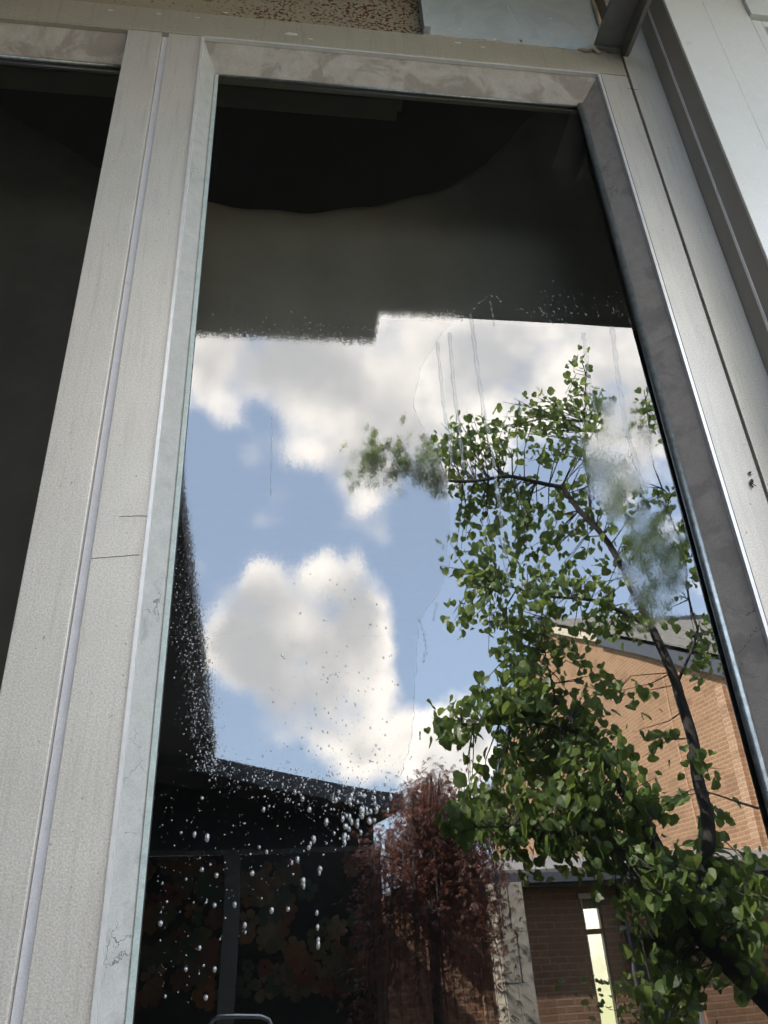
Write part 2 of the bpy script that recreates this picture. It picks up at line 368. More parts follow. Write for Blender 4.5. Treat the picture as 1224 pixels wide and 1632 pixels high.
# splayed stops
def splay(a, c, mt, lab):
    o = MB().hull8(a, c).build('glazing_stop', mt, win); o['label'] = lab
e = .0012
splay([(XL, .004, ZB), (XL + .0003, .004, ZB), (GL, G - e, ZB), (XL, G - e, ZB)], [(XL, .004, ZT), (XL + .0003, .004, ZT), (GL, G - e, ZT - .002), (XL, G - e, ZT - .002)], 'reveal_l', 'grey stop on the left edge of the pane')
splay([(XR, .004, ZB), (XR - .0003, .004, ZB), (GR + .005, G - e, ZB), (XR, G - e, ZB)], [(XR, .004, ZT), (XR - .0003, .004, ZT), (GR + .005, G - e, ZT - .002), (XR, G - e, ZT - .002)], 'reveal_r', 'dark cracked stop on the right edge of the pane')
splay([(XL + .001, .004, ZT + .003), (XR - .001, .004, ZT + .003), (XR - .001, .004, ZT - .002), (XL + .001, .004, ZT - .002)],
      [(GL + .001, G - e, ZT + .003), (GR + .005, G - e, ZT + .003), (GR + .005, G - e, GT), (GL + .001, G - e, GT)], 'reveal_t', 'mottled brown stop over the pane')
MB().tube([(GR + .0015, G - .0062, ZB), (GR + .0015, G - .0062, GT - .003)], .0064, 12).build('gasket', 'gasket', win, smooth=True)['label'] = 'rounded shiny gasket on the right edge'
MB().box(GL - .002, GL + .0042, G - .006, G - .0014, ZB, GT - .004).build('gasket', 'gasket_pale', win, .0008)['label'] = 'pale green gasket on the left edge'
MB().tube([(GL, G - .003, GT - .003), (GR, G - .003, GT - .003)], .0026, 6).build('gasket', 'gasket', win, smooth=True)
# fine scratches on the stile
s_ = MB()
for (a, c) in (((105, 890), (222, 884)), ((190, 823), (236, 822)), ((1017, 88 + 55), (1000, 141))):
    p, q = on(*a, -.0004), on(*c, -.0004)
    if p.x < -.2236: p.x = -.2236 + .001
    n = 10; pts = [p.lerp(q, i / n) + Vector((0, 0, random.uniform(-.0004, .0004))) for i in range(n + 1)]
    s_.tube(pts, .0003, 4)
s_.build('scratch', 'dark_gap', win)
# the pane, as a fine grid so that its film of condensation can be laid down by place
def P2(x, z, y=G):                 # where a point of the pane lies in the photograph
    d = Vector((x, y, z)) - CAM
    r = Vector((right.dot(d), down.dot(d), fwd.dot(d))); return 612 + F * r.x / r.z, 816 + F * r.y / r.z
edge = [(500, 745), (520, 712), (545, 694), (580, 673), (640, 660), (670, 667), (705, 690), (760, 712), (860, 716), (905, 712), (945, 700), (985, 668), (1040, 663), (1120, 660), (1180, 655), (1235, 640), (1300, 600), (1340, 560), (1400, 480), (1500, 380)]
def edge_x(y):
    if y < 500: return 745 + (500 - y) * 2
    for (y0, x0), (y1, x1) in zip(edge, edge[1:]):
        if y <= y1: return x0 + (x1 - x0) * (y - y0) / (y1 - y0)
    return 330
def sst(a, c, v):
    t_ = min(1, max(0, (v - a) / (c - a))); return t_ * t_ * (3 - 2 * t_)
def fogval(x, z):
    px, py = P2(x, z)
    ex = edge_x(py) + 6 * noise.noise(Vector((px / 25, py / 18, 0))) + 3 * noise.noise(Vector((px / 7, py / 6, 3)))
    film = sst(3, -3, px - ex) * sst(470, 520, py)
    f = film * (0.46 + .2 * noise.noise(Vector((px / 60, py / 90, 5)))) * sst(1270, 1130, py)
    if py < 560: f = max(f, .55 * sst(430, 500, py) * sst(ex + 30, ex - 20, px))
    f = max(f, .42 * sst(700, 660, px) * sst(540, 580, px) * sst(660, 700, py) * sst(800, 770, py))
    f *= 1 - .65 * sst(560, 640, px) * sst(820, 900, py)
    d = math.hypot((px - 985) / 60, (py - 735) / 100) + .35 * noise.noise(Vector((px / 30, py / 30, 9)))
    f = max(f, .85 * sst(1.15, .55, d))
    d = math.hypot((px - 1040) / 55, (py - 900) / 110) + .5 * noise.noise(Vector((px / 22, py / 22, 19)))
    f = max(f, .6 * sst(1.2, .6, d))
    d = math.hypot((px - 700) / 240, (py - 505) / 26)
    return f, film
def pane(name, x0, x1, z0, z1, nx, nz, fogf, parent, label=None):
    vs = [(x0 + (x1 - x0) * i / nx, G, z0 + (z1 - z0) * j / nz) for j in range(nz + 1) for i in range(nx + 1)]
    fs = [(j * (nx + 1) + i, j * (nx + 1) + i + 1, (j + 1) * (nx + 1) + i + 1, (j + 1) * (nx + 1) + i) for j in range(nz) for i in range(nx)]
    o = raw(name, vs, fs, 'glass', parent)
    for nm, k in (('fog', 0), ('film', 1)):
        a = o.data.attributes.new(nm, 'FLOAT', 'POINT')
        if k == 0: vals = [fogf(v[0], v[2]) for v in vs]
        a.data.foreach_set('value', [q[k] for q in vals])
    return o
pane('glass_pane', GL - .004, GR + .004, 1.30, GT, 240, 520, fogval, win)
pane('glass_pane', GL - .004, GR + .004, ZB, 1.2995, 2, 2, lambda x, z: (0, 0), win)['label'] = 'plain lower stretch of the pane'
# water beads
def bead(bm, px, py, r, st):
    p = on(px, py, G - .0004); n = 7
    prev = [bm.verts.new((p.x + r * math.cos(k * 2 * math.pi / n), p.y, p.z + r * st * math.sin(k * 2 * math.pi / n))) for k in range(n)]
    mid = [bm.verts.new((p.x + r * .7 * math.cos(k * 2 * math.pi / n), p.y - r * .45, p.z - r * .15 + r * st * .7 * math.sin(k * 2 * math.pi / n))) for k in range(n)]
    top = bm.verts.new((p.x, p.y - r * .6, p.z - r * st * .2))
    for k in range(n):
        bm.faces.new([prev[k], prev[(k + 1) % n], mid[(k + 1) % n], mid[k]]); bm.faces.new([mid[k], mid[(k + 1) % n], top])
rb = random.Random(5)
small = MB(); cnt = 0
def darkedge(y): return 285 + (y - 790) / 420 * 60
while cnt < 4200:
    k = rb.random()
    if k < .40:
        y = rb.uniform(800, 1230) ; y = 800 + 430 * rb.random() ** .6; x = darkedge(y) + rb.gauss(-12, 16)
    elif k < .58:
        x = rb.uniform(330, 640); y = 1210 + (x - 345) * .186 + rb.gauss(14, 16)
    elif k < .66:
        x = rb.uniform(305, 600); y = 540 - abs(rb.gauss(0, 16))
    elif k < .70:
        x = rb.uniform(600, 735); y = 505 - abs(rb.gauss(0, 10))
    elif k < .76:
        x = rb.uniform(860, 1000); y = 505 - abs(rb.gauss(0, 22))
    elif k < .92:
        y = rb.triangular(880, 1330, 1300); x = rb.gauss(520 + (y - 900) * .12, 70)
    else:
        x = rb.uniform(250, 560); y = rb.uniform(1240, 1600)
    if x > min(edge_x(y) - 2, 640) and not y < 520: continue
    p = on(x, y, G)
    if p.x < GL + .006: continue
    r = .00032 + .0011 * rb.random() ** 4.5
    if k < .40 or .58 < k < .76: r *= .8
    bead(small.bm, x, y, r, 1.3); cnt += 1
for _ in range(2400):
    x = rb.uniform(-.60, -.30); z = rb.uniform(1.35, 2.9); r = .00022 + .0004 * rb.random() ** 3
    px, py = P2(x, z); bead(small.bm, px, py, r, 1.1)
o = small.build('condensation_beads', 'drop', win, smooth=True); o['kind'] = 'stuff'
col_ = [(x, y) for x in (0,) for y in ()]
chains = [[(483, 1405), (484, 1412)], [(505, 1455), (506, 1478), (507, 1498), (507, 1506)], [(552, 1300), (546, 1305)], [(557, 1302), (560, 1310)], [(606, 1328), (610, 1352), (608, 1361)],
          [(390, 1475), (391, 1486)], [(433, 1451), (459, 1449), (510, 1385), (509, 1391)], [(577, 1300), (578, 1292), (580, 1268)], [(585, 1296), (600, 1290), (560, 1268)], [(342, 1443), (425, 1358), (474, 1370)],
          [(482, 1273), (493, 1290), (520, 1310), (495, 1345), (492, 1351)], [(420, 1290), (470, 1262), (535, 1275), (540, 1262)], [(548, 1335), (549, 1343), (500, 1338), (465, 1375)], [(570, 1278), (596, 1262), (611, 1272)], [(322, 1272), (330, 1335), (310, 1330)],
          [(345, 1395), (322, 1386), (296, 1545), (318, 1511), (328, 1590), (342, 1545)], [(256, 1472), (374, 1442), (402, 1392), (413, 1350)]]
for _ in range(26): chains.append([(rb.gauss(590, 28), rb.uniform(1255, 1345))])
for ch in chains:
    for x, y in ch:
        mb = MB(); bead(mb.bm, x, y, rb.uniform(.0016, .0028) * (1.0 if y < 1420 else .9), rb.uniform(1.2, 2.0)); mb.build('droplet', 'drop', win, smooth=True)
# water runs and the scalloped tide line of old drips
def run(pts, r, name='water_run', mt='run'):
    mb = MB(); P = [on(x, y, G - .0003) for x, y in pts]; Q = []
    for a, c in zip(P, P[1:]):
        for i in range(8): Q.append(a.lerp(c, i / 8) + Vector((random.uniform(-.0004, .0004), 0, 0)))
    Q.append(P[-1]); n = len(Q); L = []; Rr = []; Cc = []
    for i, q in enumerate(Q):
        ww = r * (1 + .3 * math.sin(i * 1.7) + .2 * random.random()) * min(1, (n - i) / 4 + .4)
        d = (Q[min(i + 1, n - 1)] - Q[max(i - 1, 0)]).normalized(); s = Vector((d.z, 0, -d.x)) * ww
        L.append(mb.bm.verts.new(q - s)); Rr.append(mb.bm.verts.new(q + s)); Cc.append(mb.bm.verts.new(q + Vector((0, -ww * .55, 0))))
    for i in range(n - 1):
        mb.bm.faces.new([L[i], L[i + 1], Cc[i + 1], Cc[i]]); mb.bm.faces.new([Cc[i], Cc[i + 1], Rr[i + 1], Rr[i]])
    return mb.build(name, mt, win, smooth=True)
run([(697, 545), (706, 640), (716, 700), (720, 745)], .0022)
run([(716, 530), (722, 600), (731, 680), (738, 750)], .0026)
run([(750, 500), (760, 580), (772, 660), (784, 720), (794, 800), (803, 880), (811, 940)], .0029)
run([(781, 480), (785, 500), (788, 520)], .0017)
run([(434, 665), (433, 740), (432, 790)], .0009)
run([(668, 985), (676, 1010), (680, 1030), (675, 1056)], .0016)
run([(697, 960), (692, 985), (690, 990)], .0013)
run([(930, 530), (938, 600), (950, 660)], .003); run([(975, 520), (985, 600), (1000, 690), (1030, 790)], .0035)
for tide in ([(735, 512), (750, 500), (762, 485), (772, 475), (781, 470), (790, 472), (798, 480), (801, 495)], [(820, 493), (832, 492), (842, 500)], [(846, 512), (850, 497), (860, 490), (868, 502), (880, 515), (895, 508), (905, 517)]):
    mb = MB()
    for (x0, y0), (x1, y1) in zip(tide, tide[1:]):
        for i in range(5):
            if rb.random() < .75: bead(mb.bm, x0 + (x1 - x0) * i / 5 + rb.gauss(0, .8), y0 + (y1 - y0) * i / 5 + rb.gauss(0, .8), rb.uniform(.0005, .0015), rb.uniform(.8, 1.6))
    mb.build('tide_line', 'drop', win, smooth=True)['kind'] = 'stuff'
el = [(edge_x(y) + 6 * noise.noise(Vector((edge_x(y) / 25, y / 18, 0))), y) for y in range(516, 1240, 12)]
run(el, .0004, 'film_edge')

# header, joint strip, left window
o = MB().box(-1.2, .6618, -.001, .09, 2.918, 2.990).build('window_header', 'alu_header', None, .0012); tag(o, 'long tan metal header across the top of both windows with pale paint spots', 'header')
mb = MB(); rs = random.Random(3)
for (px, py, r) in ((465, 54, .0075), (360, 20, .003), (176, 16, .003), (254, 22, .003), (315, 28, .003), (495, 62, .003), (252, 21, .002), (770, 75, .003), (730, 68, .004)):
    p = on(px, py, -.0015); n = 9
    c = [mb.bm.verts.new((p.x + 1.9 * r * math.cos(k * 2 * math.pi / n) * rs.uniform(.7, 1.1), p.y, p.z + .7 * r * math.sin(k * 2 * math.pi / n) * rs.uniform(.7, 1.1))) for k in range(n)]
    mb.bm.faces.new(c)
ps = mb.build('paint_spots', 'alu_bright', o); ps['label'] = 'pale paint splashes'; ps['kind'] = 'stuff'
o = MB().box(-.2350, -.2240, .008, .03, 0, 2.9175).build('joint_strip', 'groove_strip'); tag(o, 'narrow pale vinyl strip in the groove between the two window stiles', 'joint strip')
lw = empty('window', (-.6, 0, ZB), 'dark window at the left edge of the photo, behind the wide left stile', 'window')
MB().box(-.2955, -.2357, 0, .09, 0, 2.917).build('stile', 'alu', lw, .0012)
MB().box(-.96, -.90, 0, .09, 0, 2.917).build('stile', 'alu', lw, .0012)
MB().hull8([(-.9, .004, ZT + .004), (-.296, .004, ZT + .004), (-.296, .004, ZT - .002), (-.9, .004, ZT - .002)], [(-.9, G - e, ZT + .004), (-.296, G - e, ZT + .004), (-.296, G - e, GT), (-.9, G - e, GT)]).build('glazing_stop', 'reveal_t', lw)
MB().box(-.9, -.2958, -.003, .004, 2.9095, 2.9135).build('bead', 'alu_header', lw)
MB().tube([(-.9, G - .003, GT - .004), (-.296, G - .003, GT - .004)], .004, 6).build('gasket', 'gasket', lw, smooth=True)
pane('glass_pane', -.90, -.2960, ZB, GT, 4, 8, lambda x, z: (0.12, 0), lw)
MB().box(-.9, -.2958, 0, .09, 0, ZB).build('bottom_rail', 'alu', lw)

# steel lintel, galvanised sheet, caulk
o = MB().box(-1.2, .268, .012, .05, 2.988, 3.30).build('steel_lintel', 'rust'); tag(o, 'rust speckled tan steel lintel above the header', 'lintel')
gp = empty('galvanised_panel', (.42, 0, 2.99), 'blue grey galvanised sheet with scuffs above the mirrored pane, edged with old caulk', 'metal sheet')
MB().box(.272, .640, .004, .05, 2.991, 3.30).build('sheet', 'galv', gp, .001)
MB().box(.2575, .2715, -.010, .03, 3.004, 3.30).build('folded_edge', 'galv', gp, .001)
mb = MB(); rs = random.Random(8)
for pl, r0 in (([(.255, 2.990), (.262, 2.995), (.275, 2.9925), (.34, 2.991), (.42, 2.991), (.50, 2.990), (.56, 2.989), (.60, 2.9875), (.618, 2.992), (.638, 2.997)], .0030), ([(.620, 2.995), (.632, 3.03), (.640, 3.10), (.640, 3.28)], .0045)):
    pts = []
    for (x0, z0), (x1, z1) in zip(pl, pl[1:]):
        for i in range(6): pts.append(Vector((x0 + (x1 - x0) * i / 6, .001, z0 + (z1 - z0) * i / 6)) + Vector((0, 0, rs.uniform(-.001, .001))))
    mb.tube(pts, [r0 * rs.uniform(.5, 1.5) for _ in pts], 7)
mb.tube([(.572, 0, 2.992), (.585, -.006, 2.984), (.600, -.009, 2.990), (.612, -.004, 2.983), (.625, 0, 2.990)], [.002, .004, .005, .004, .002], 7)
mb.build('caulk', 'caulk', gp, smooth=True)
mb = MB()
for (px, py) in ((832, 65), (786, 62), (730, 45), (790, 4), (880, 30)):
    p = on(px, py, .0035); 
    for q in range(4 if px == 832 else 1):
        x, z = p.x + rs.uniform(-.004, .004), p.z + rs.uniform(-.004, .004); rr = rs.uniform(.001, .003)
        mb.bm.faces.new([mb.bm.verts.new((x + rr * math.cos(k) * rs.uniform(.6, 1.2), p.y, z + rr * math.sin(k) * rs.uniform(.6, 1.2))) for k in (0, .9, 1.8, 2.7, 3.6, 4.5, 5.4)])
a_ = on(808, 8, .0035); c_ = on(825, 42, .0035); d_ = Vector((.0012, 0, 0)); mb.bm.faces.new([mb.bm.verts.new(v) for v in (a_, a_ + d_, c_ + d_ * .4, c_)])
q = mb.build('scuff_marks', 'alu_bright', gp); q['kind'] = 'stuff'; 
# outrigger bracket: angle iron running out from the wall
br = empty('steel_bracket', (.64, -.03, 3.0), 'dark steel angle running out from the wall at the top right corner of the pane', 'bracket')
MB().box(.608, .6665, -.22, -.004, 3.002, 3.010).build('flange', 'bracket', br, .001)
mb = MB(); prof = [(-.22, 3.001), (-.22, 2.962), (-.022, 2.962), (-.010, 2.966), (-.004, 2.978), (-.004, 3.001)]
mb.hull8([(.662, y, z) for y, z in prof], [(.670, y, z) for y, z in prof]).build('web', 'bracket', br)
MB().box(.607, .661, -.010, -.0035, 2.992, 3.0015).build('end_lip', 'bracket', br, .001)

# right post and corner trim
o = MB().box(.6672, .7312, 0, .09, 0, 3.30).build('jamb_post', 'alu', None, .0012); tag(o, 'plain grained metal post right of the window, past the thin dark gap', 'post')
o2 = MB().box(.6616, .6674, .012, .05, 0, 2.99).build('gap_seal', 'dark_gap', o)
tr_ = empty('corner_trim', (.73, -.04, 0), 'metal return coloured brown grey for its side-on shade, stepping out from post to pale panel', 'trim')
MB().box(.7314, .736, -.033, .05, 0, 3.30).build('return', 'trim_shade', tr_)
MB().box(.7290, .7345, -.0385, -.0332, 0, 3.30).build('lip', 'alu_bright', tr_, .001)
MB().box(.7306, .736, -.0788, -.0387, 0, 3.30).build('return', 'trim_shade', tr_)
pn = empty('wall_panel', (.82, -.08, 0), 'smooth pale grey metal panel at the right edge with faint seam and white scuffs', 'panel')
MB().box(.7295, .8120, -.0845, -.079, 0, 3.30).build('panel_sheet', 'panel', pn, .001)
MB().box(.8126, .9030, -.0842, -.079, 0, 3.30).build('panel_sheet', 'panel', pn, .001)
mb = MB(); rs = random.Random(4)
for (px, py, r, a) in ((1098, 68, .009, 1.0), (1143, 118, .006, -.6), (1132, 108, .004, -.6), (1185, 70, .003, 0), (1180, 52, .003, 0), (1203, 232, .004, 1), (1110, 95, .003, 0), (1140, 16, .002, 0), (1146, 20, .002, 0), (1154, 2, .003, 0), (1160, 133, .002, 0), (1155, 237, .003, 0), (1128, 22, .002, 0), (1100, 40, .002, 0)):
    p = on(px, py, -.0849); ca, sa = math.cos(a), math.sin(a); vs = []
    for k in range(9):
        u = 1.1 * r * math.cos(k * .698) * rs.uniform(.7, 1.1); v = .45 * r * math.sin(k * .698) * rs.uniform(.6, 1.2)
        vs.append(mb.bm.verts.new((p.x + u * ca - v * sa, p.y, p.z + u * sa + v * ca)))
    mb.bm.faces.new(vs)
q = mb.build('scuff_marks', 'alu_bright', pn); q['kind'] = 'stuff'
pu = empty('side_window', (1.2, -.08, 0), 'sliver of another metal framed window at the upper right corner', 'window')
MB().box(.9045, .925, -.0835, -.06, 0, 3.004).build('stile', 'panel', pu, .001)
MB().box(.9045, 1.6, -.090, -.06, 3.014, 3.30).build('head_panel', 'panel', pu, .001)
MB().box(.9045, 1.6, -.070, -.05, 3.003, 3.015).build('gap', 'dark_gap', pu)
MB().box(.926, 1.6, -.0835, -.06, 2.985, 3.0035).build('head', 'panel', pu, .001)
MB().box(.926, 1.6, -.06, -.05, 0, 2.984).build('dark_pane', 'dark_gap', pu)
# insect husks
def husk(px, py, y, s, lab, tilt=0):
    p = on(px, py, y); mb = MB()
    bmesh.ops.create_icosphere(mb.bm, subdivisions=2, radius=1, matrix=Matrix.Translation(p) @ Matrix.Rotation(tilt, 4, 'Y') @ Matrix.Diagonal((s * .5, s * .45, s, 1)))
    bmesh.ops.create_icosphere(mb.bm, subdivisions=1, radius=1, matrix=Matrix.Translation(p + Vector((-.2 * s, 0, -1.35 * s))) @ Matrix.Diagonal((s * .35, s * .3, s * .45, 1)))
    for sg in (-1, 1): mb.tube([p + Vector((0, 0, -s * .5)), p + Vector((sg * s * .9, 0, -s * 1.2))], s * .07, 4)
    for v in mb.bm.verts: v.co += Vector([random.uniform(-.08, .08) * s for _ in range(3)])
    return tag(mb.build('insect_husk', 'bug'), lab, 'insect husk', 'insect husks on the frame')
husk(1064, 138, -.006, .0062, 'brown insect husk stuck in the corner of the metal return near the top right', .25)
husk(1198, 768, -.003, .0052, 'dark dead insect with wings on the post, the lower of a pair', .4)
husk(1195, 753, -.002, .003, 'tiny dark speck of insect just above the dead winged one', 1.2)

# room behind, curtain
o = MB().box(-6, 6, .1, .14, 3.3, 3.95).build('upper_wall', 'wall_in'); tag(o, 'plain wall band above the windows under the roof', 'wall')
room = empty('room', (0, 2, 0), 'dim room behind the window glass', 'room')
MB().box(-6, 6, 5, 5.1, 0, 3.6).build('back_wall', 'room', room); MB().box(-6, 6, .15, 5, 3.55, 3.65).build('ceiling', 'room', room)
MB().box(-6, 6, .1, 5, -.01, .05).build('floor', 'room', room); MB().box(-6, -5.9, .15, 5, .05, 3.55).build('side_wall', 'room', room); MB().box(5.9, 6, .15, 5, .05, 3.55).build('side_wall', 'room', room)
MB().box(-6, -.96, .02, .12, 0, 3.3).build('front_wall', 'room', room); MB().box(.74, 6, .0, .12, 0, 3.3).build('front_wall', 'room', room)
tp = [(-.90, 3.45), (-.64, 3.106), (-.50, 2.985), (-.409, 2.921), (-.29, 2.86), (-.172, 2.827), (-.08, 2.819), (.027, 2.820), (.12, 2.836), (.20, 2.860), (.25, 2.879), (.30, 2.902), (.36, 2.937), (.40, 2.966), (.45, 3.02), (.49, 3.06), (.53, 3.13), (.60, 3.24), (.70, 3.34), (.9, 3.5)]
def topz(x):
    return sum(topz0(x + d * .024) for d in (-2, -1, 0, 1, 2)) / 5
def topz0(x):
    for (x0, z0), (x1, z1) in zip(tp, tp[1:]):
        if x <= x1: return z0 + (z1 - z0) * (x - x0) / (x1 - x0)
    return 3.5
def curtain(xa, xb, za, mt, lab):
    nx, nz = 110, 24; vs = []; fs = []
    for j in range(nz + 1):
        for i in range(nx + 1):
            x = xa + (xb - xa) * i / nx; zl = za(x); z = zl + (topz(x) - zl) * j / nz
            vs.append((x, .30 + .003 * math.sin(x * 42 + .6 * math.sin(z * 2)) + .002 * math.sin(x * 19 + 1), z))
    for j in range(nz):
        for i in range(nx): fs.append((j * (nx + 1) + i, j * (nx + 1) + i + 1, (j + 1) * (nx + 1) + i + 1, (j + 1) * (nx + 1) + i))
    o = raw('curtain', vs, fs, mt, None, True); tag(o, lab, 'curtain')
    sd = o.modifiers.new('thickness', 'SOLIDIFY'); sd.thickness = .002
zc_ = on(450, 541, .30).z; zc2_ = on(800, 516, .30).z; xc_ = on(603, 545, .30).x
curtain(-.235, .9, lambda x: zc_ if x < xc_ else zc2_, 'curtain', 'dark grey cloth with sagging scalloped top edge hung high behind the mirrored pane')
curtain(-.9, -.236, lambda x: .3, 'curtain_dark', 'charcoal cloth with sagging top edge filling the left window')
cf = empty('ceiling_light', (0, .9, 3.4), 'long beige light fitting inside, just under the top of the pane', 'ceiling light')
p0 = on(345, 150, .26); p1 = on(634, 178, .26)
MB().box(p0.x - .7, p1.x, .235, .285, p1.z, p1.z + .022).build('housing', 'ceil_strip', cf, .002)
MB().box(p0.x - .7, p1.x + .012, .245, .275, p1.z + .024, p1.z + .06).build('diffuser', 'ceil_strip', cf)

# ------------------------------------------------------------------ canopies
cn = empty('canopy', (0, -.5, 3.3), 'dark flat canopy over the windows, mirrored as the black band above the sky', 'canopy')
ye1 = VZ(450, 543, 3.3).y; ye2 = VZ(800, 513, 3.3).y; xs_ = VZ(600, 530, 3.3).x
lw1 = VZ(290, 830, 3.3); lw2 = VZ(345, 1210, 3.3)
poly = [(-6, .1), (-6, lw2.y), (lw2.x, lw2.y), (lw1.x, lw1.y), (lw1.x + .12, ye1), (xs_, ye1), (xs_, ye2), (1.5, ye2), (1.5, .1)]
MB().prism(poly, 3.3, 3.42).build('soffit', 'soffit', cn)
MB().prism([(x, y) for x, y in poly], 3.425, 3.50).build('roof_deck', 'canopy_top', cn)
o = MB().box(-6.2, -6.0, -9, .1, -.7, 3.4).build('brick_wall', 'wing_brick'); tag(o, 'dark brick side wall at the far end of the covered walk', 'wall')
# roof of our own building
o = MB().box(-8, 8, .14, 8, 3.95, 4.1).build('flat_roof', 'canopy_top'); tag(o, 'flat gravel roof over the room behind the window', 'roof')
# walkway shed roof in front of flowered glazing
A = VZ(345, 1210, 3.3); B = V(642, 1265, 8.9)
yw = V(400, 1360, 9.9).y
wk = empty('walkway_roof', (0, -9, 3), 'dark sloping eave of the covered walk above the flowered glass', 'roof')
A = A + (A - B) * (5 / (B.x - A.x)); A.x += 5
th = (V(642, 1265, 8.9).z - V(642, 1293, 8.9).z)
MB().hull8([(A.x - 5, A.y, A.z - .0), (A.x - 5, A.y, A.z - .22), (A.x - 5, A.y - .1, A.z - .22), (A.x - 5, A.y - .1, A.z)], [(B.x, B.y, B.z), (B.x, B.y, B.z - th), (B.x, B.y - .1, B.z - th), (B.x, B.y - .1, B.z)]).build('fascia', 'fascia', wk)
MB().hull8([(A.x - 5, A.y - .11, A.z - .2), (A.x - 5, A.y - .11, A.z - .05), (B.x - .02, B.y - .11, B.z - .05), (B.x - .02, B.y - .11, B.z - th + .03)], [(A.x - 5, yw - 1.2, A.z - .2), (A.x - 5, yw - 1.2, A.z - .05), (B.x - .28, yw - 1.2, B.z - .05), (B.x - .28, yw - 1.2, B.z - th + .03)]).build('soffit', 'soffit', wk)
zt = V(400, 1357, -yw + .14).z
# upper wall between glazing head and soffit
xr_ = V(592, 1355, -yw + .14).x
gz = empty('glazed_screen', (0, yw, -.7), 'screen of dark flowered glass panels in bronze frames under the walkway eave', 'glazed screen')
def rz(x): return A.z + (B.z - A.z) * (x - A.x + 5) / (B.x - A.x + 5) - .12
MB().hull8([(-6, yw - .12, zt), (xr_ + .02, yw - .12, zt), (xr_ + .02, yw - .12, rz(xr_)), (-6, yw - .12, rz(-6))], [(-6, yw, zt), (xr_ + .02, yw, zt), (xr_ + .02, yw, rz(xr_)), (-6, yw, rz(-6))]).build('head', 'fascia', gz)
MB().box(-6, xr_ + .0, yw, yw + .05, zt - .06, zt - .001).build('top_rail', 'mull_dark', gz, .004)
def xat(px, py=1450): return V(px, py, -yw + .14).x
mx = [xat(366, 1400), xr_]
MB().box(mx[0] - .07, mx[0] + .12, yw + .002, yw + .07, -.7, zt - .062).build('mullion', 'mull_dark', gz, .004)
MB().box(xr_ - .03, xr_ + .08, yw + .002, yw + .07, -.7, zt - .062).build('mullion', 'mull_dark', gz, .004)
MB().box(mx[0] - 1.55, mx[0] - 1.4, yw + .002, yw + .07, -.7, zt - .062).build('mullion', 'mull_dark', gz, .004)
M['glass_back'] = plain('dark_backing', (.012, .013, .010), .25, 0, .3, 3, 0)
fl = []
for nm, c in (('petal_amber', (.14, .055, .014)), ('petal_russet', (.10, .03, .011)), ('petal_olive', (.07, .058, .02)), ('petal_cream', (.13, .09, .04)), ('leaf_green', (.022, .045, .018))):
    M[nm] = plain(nm, c, .35, 0, .35, 9, 0); fl.append(nm)
rf = random.Random(21)
for k, (x0, x1) in enumerate(((mx[0] + .12, xr_ - .03), (mx[0] - 1.4, mx[0] - .07), (-6, mx[0] - 1.55))):
    pb = MB().box(x0, x1, yw - .0, yw + .012, -.7, zt - .061).build('glass_panel', 'glass_back', gz)
    if k == 2: continue
    mbs = {n_: MB() for n_ in fl}
    for _ in range(75):
        cx_ = rf.uniform(x0 + .05, x1 - .05); cz_ = rf.uniform(.9, zt - .1); rad = rf.uniform(.07, .19); n_ = rf.choice(fl[:4] * 2 + fl[4:] * 3); a0 = rf.uniform(0, 6.28)
        npet = rf.choice((5, 5, 6)); dep = yw + .013 + rf.random() * .004
        for q in range(npet):
            a = a0 + q * 2 * math.pi / npet; ln = rad * rf.uniform(.8, 1.1); wd = rad * .42; vs = []
            for (u, v) in ((.12, 0), (.4, -.7), (.8, -.85), (1, -.25), (.94, 0), (1, .3), (.8, .85), (.4, .7)):
                X_, Z_ = u * ln, v * wd
                xx = cx_ + X_ * math.cos(a) - Z_ * math.sin(a); zz = cz_ + X_ * math.sin(a) + Z_ * math.cos(a)
                vs.append((min(max(xx, x0 + .005), x1 - .005), dep + q * .0003, min(zz, zt - .065)))
            mbs[n_].bm.faces.new([mbs[n_].bm.verts.new(v) for v in vs])
    for n_ in fl:
        f_ = mbs[n_].build('flower_pattern', n_, pb); f_['kind'] = 'stuff'; f_['label'] = n_.replace('_', ' ') + ' coloured pieces of the flower pattern'

# steel hoop in front of the flowered glass
hp = [V(x, y, 4.0) for x, y in ((330, 1700), (333, 1640), (339, 1626), (350, 1621), (380, 1621), (415, 1622), (428, 1627), (435, 1640), (437, 1700))]
hp[0].z = -.02 - .66; hp[-1].z = -.68; hp[0].x = hp[1].x; hp[-1].x = hp[-2].x; 
for q in hp: q.y = hp[3].y
o = MB().tube(hp, .011, 8).build('hoop_rail', 'steel_rail', smooth=True); tag(o, 'thin steel hoop rail with rounded corners, mirrored at the foot of the pane', 'rail')

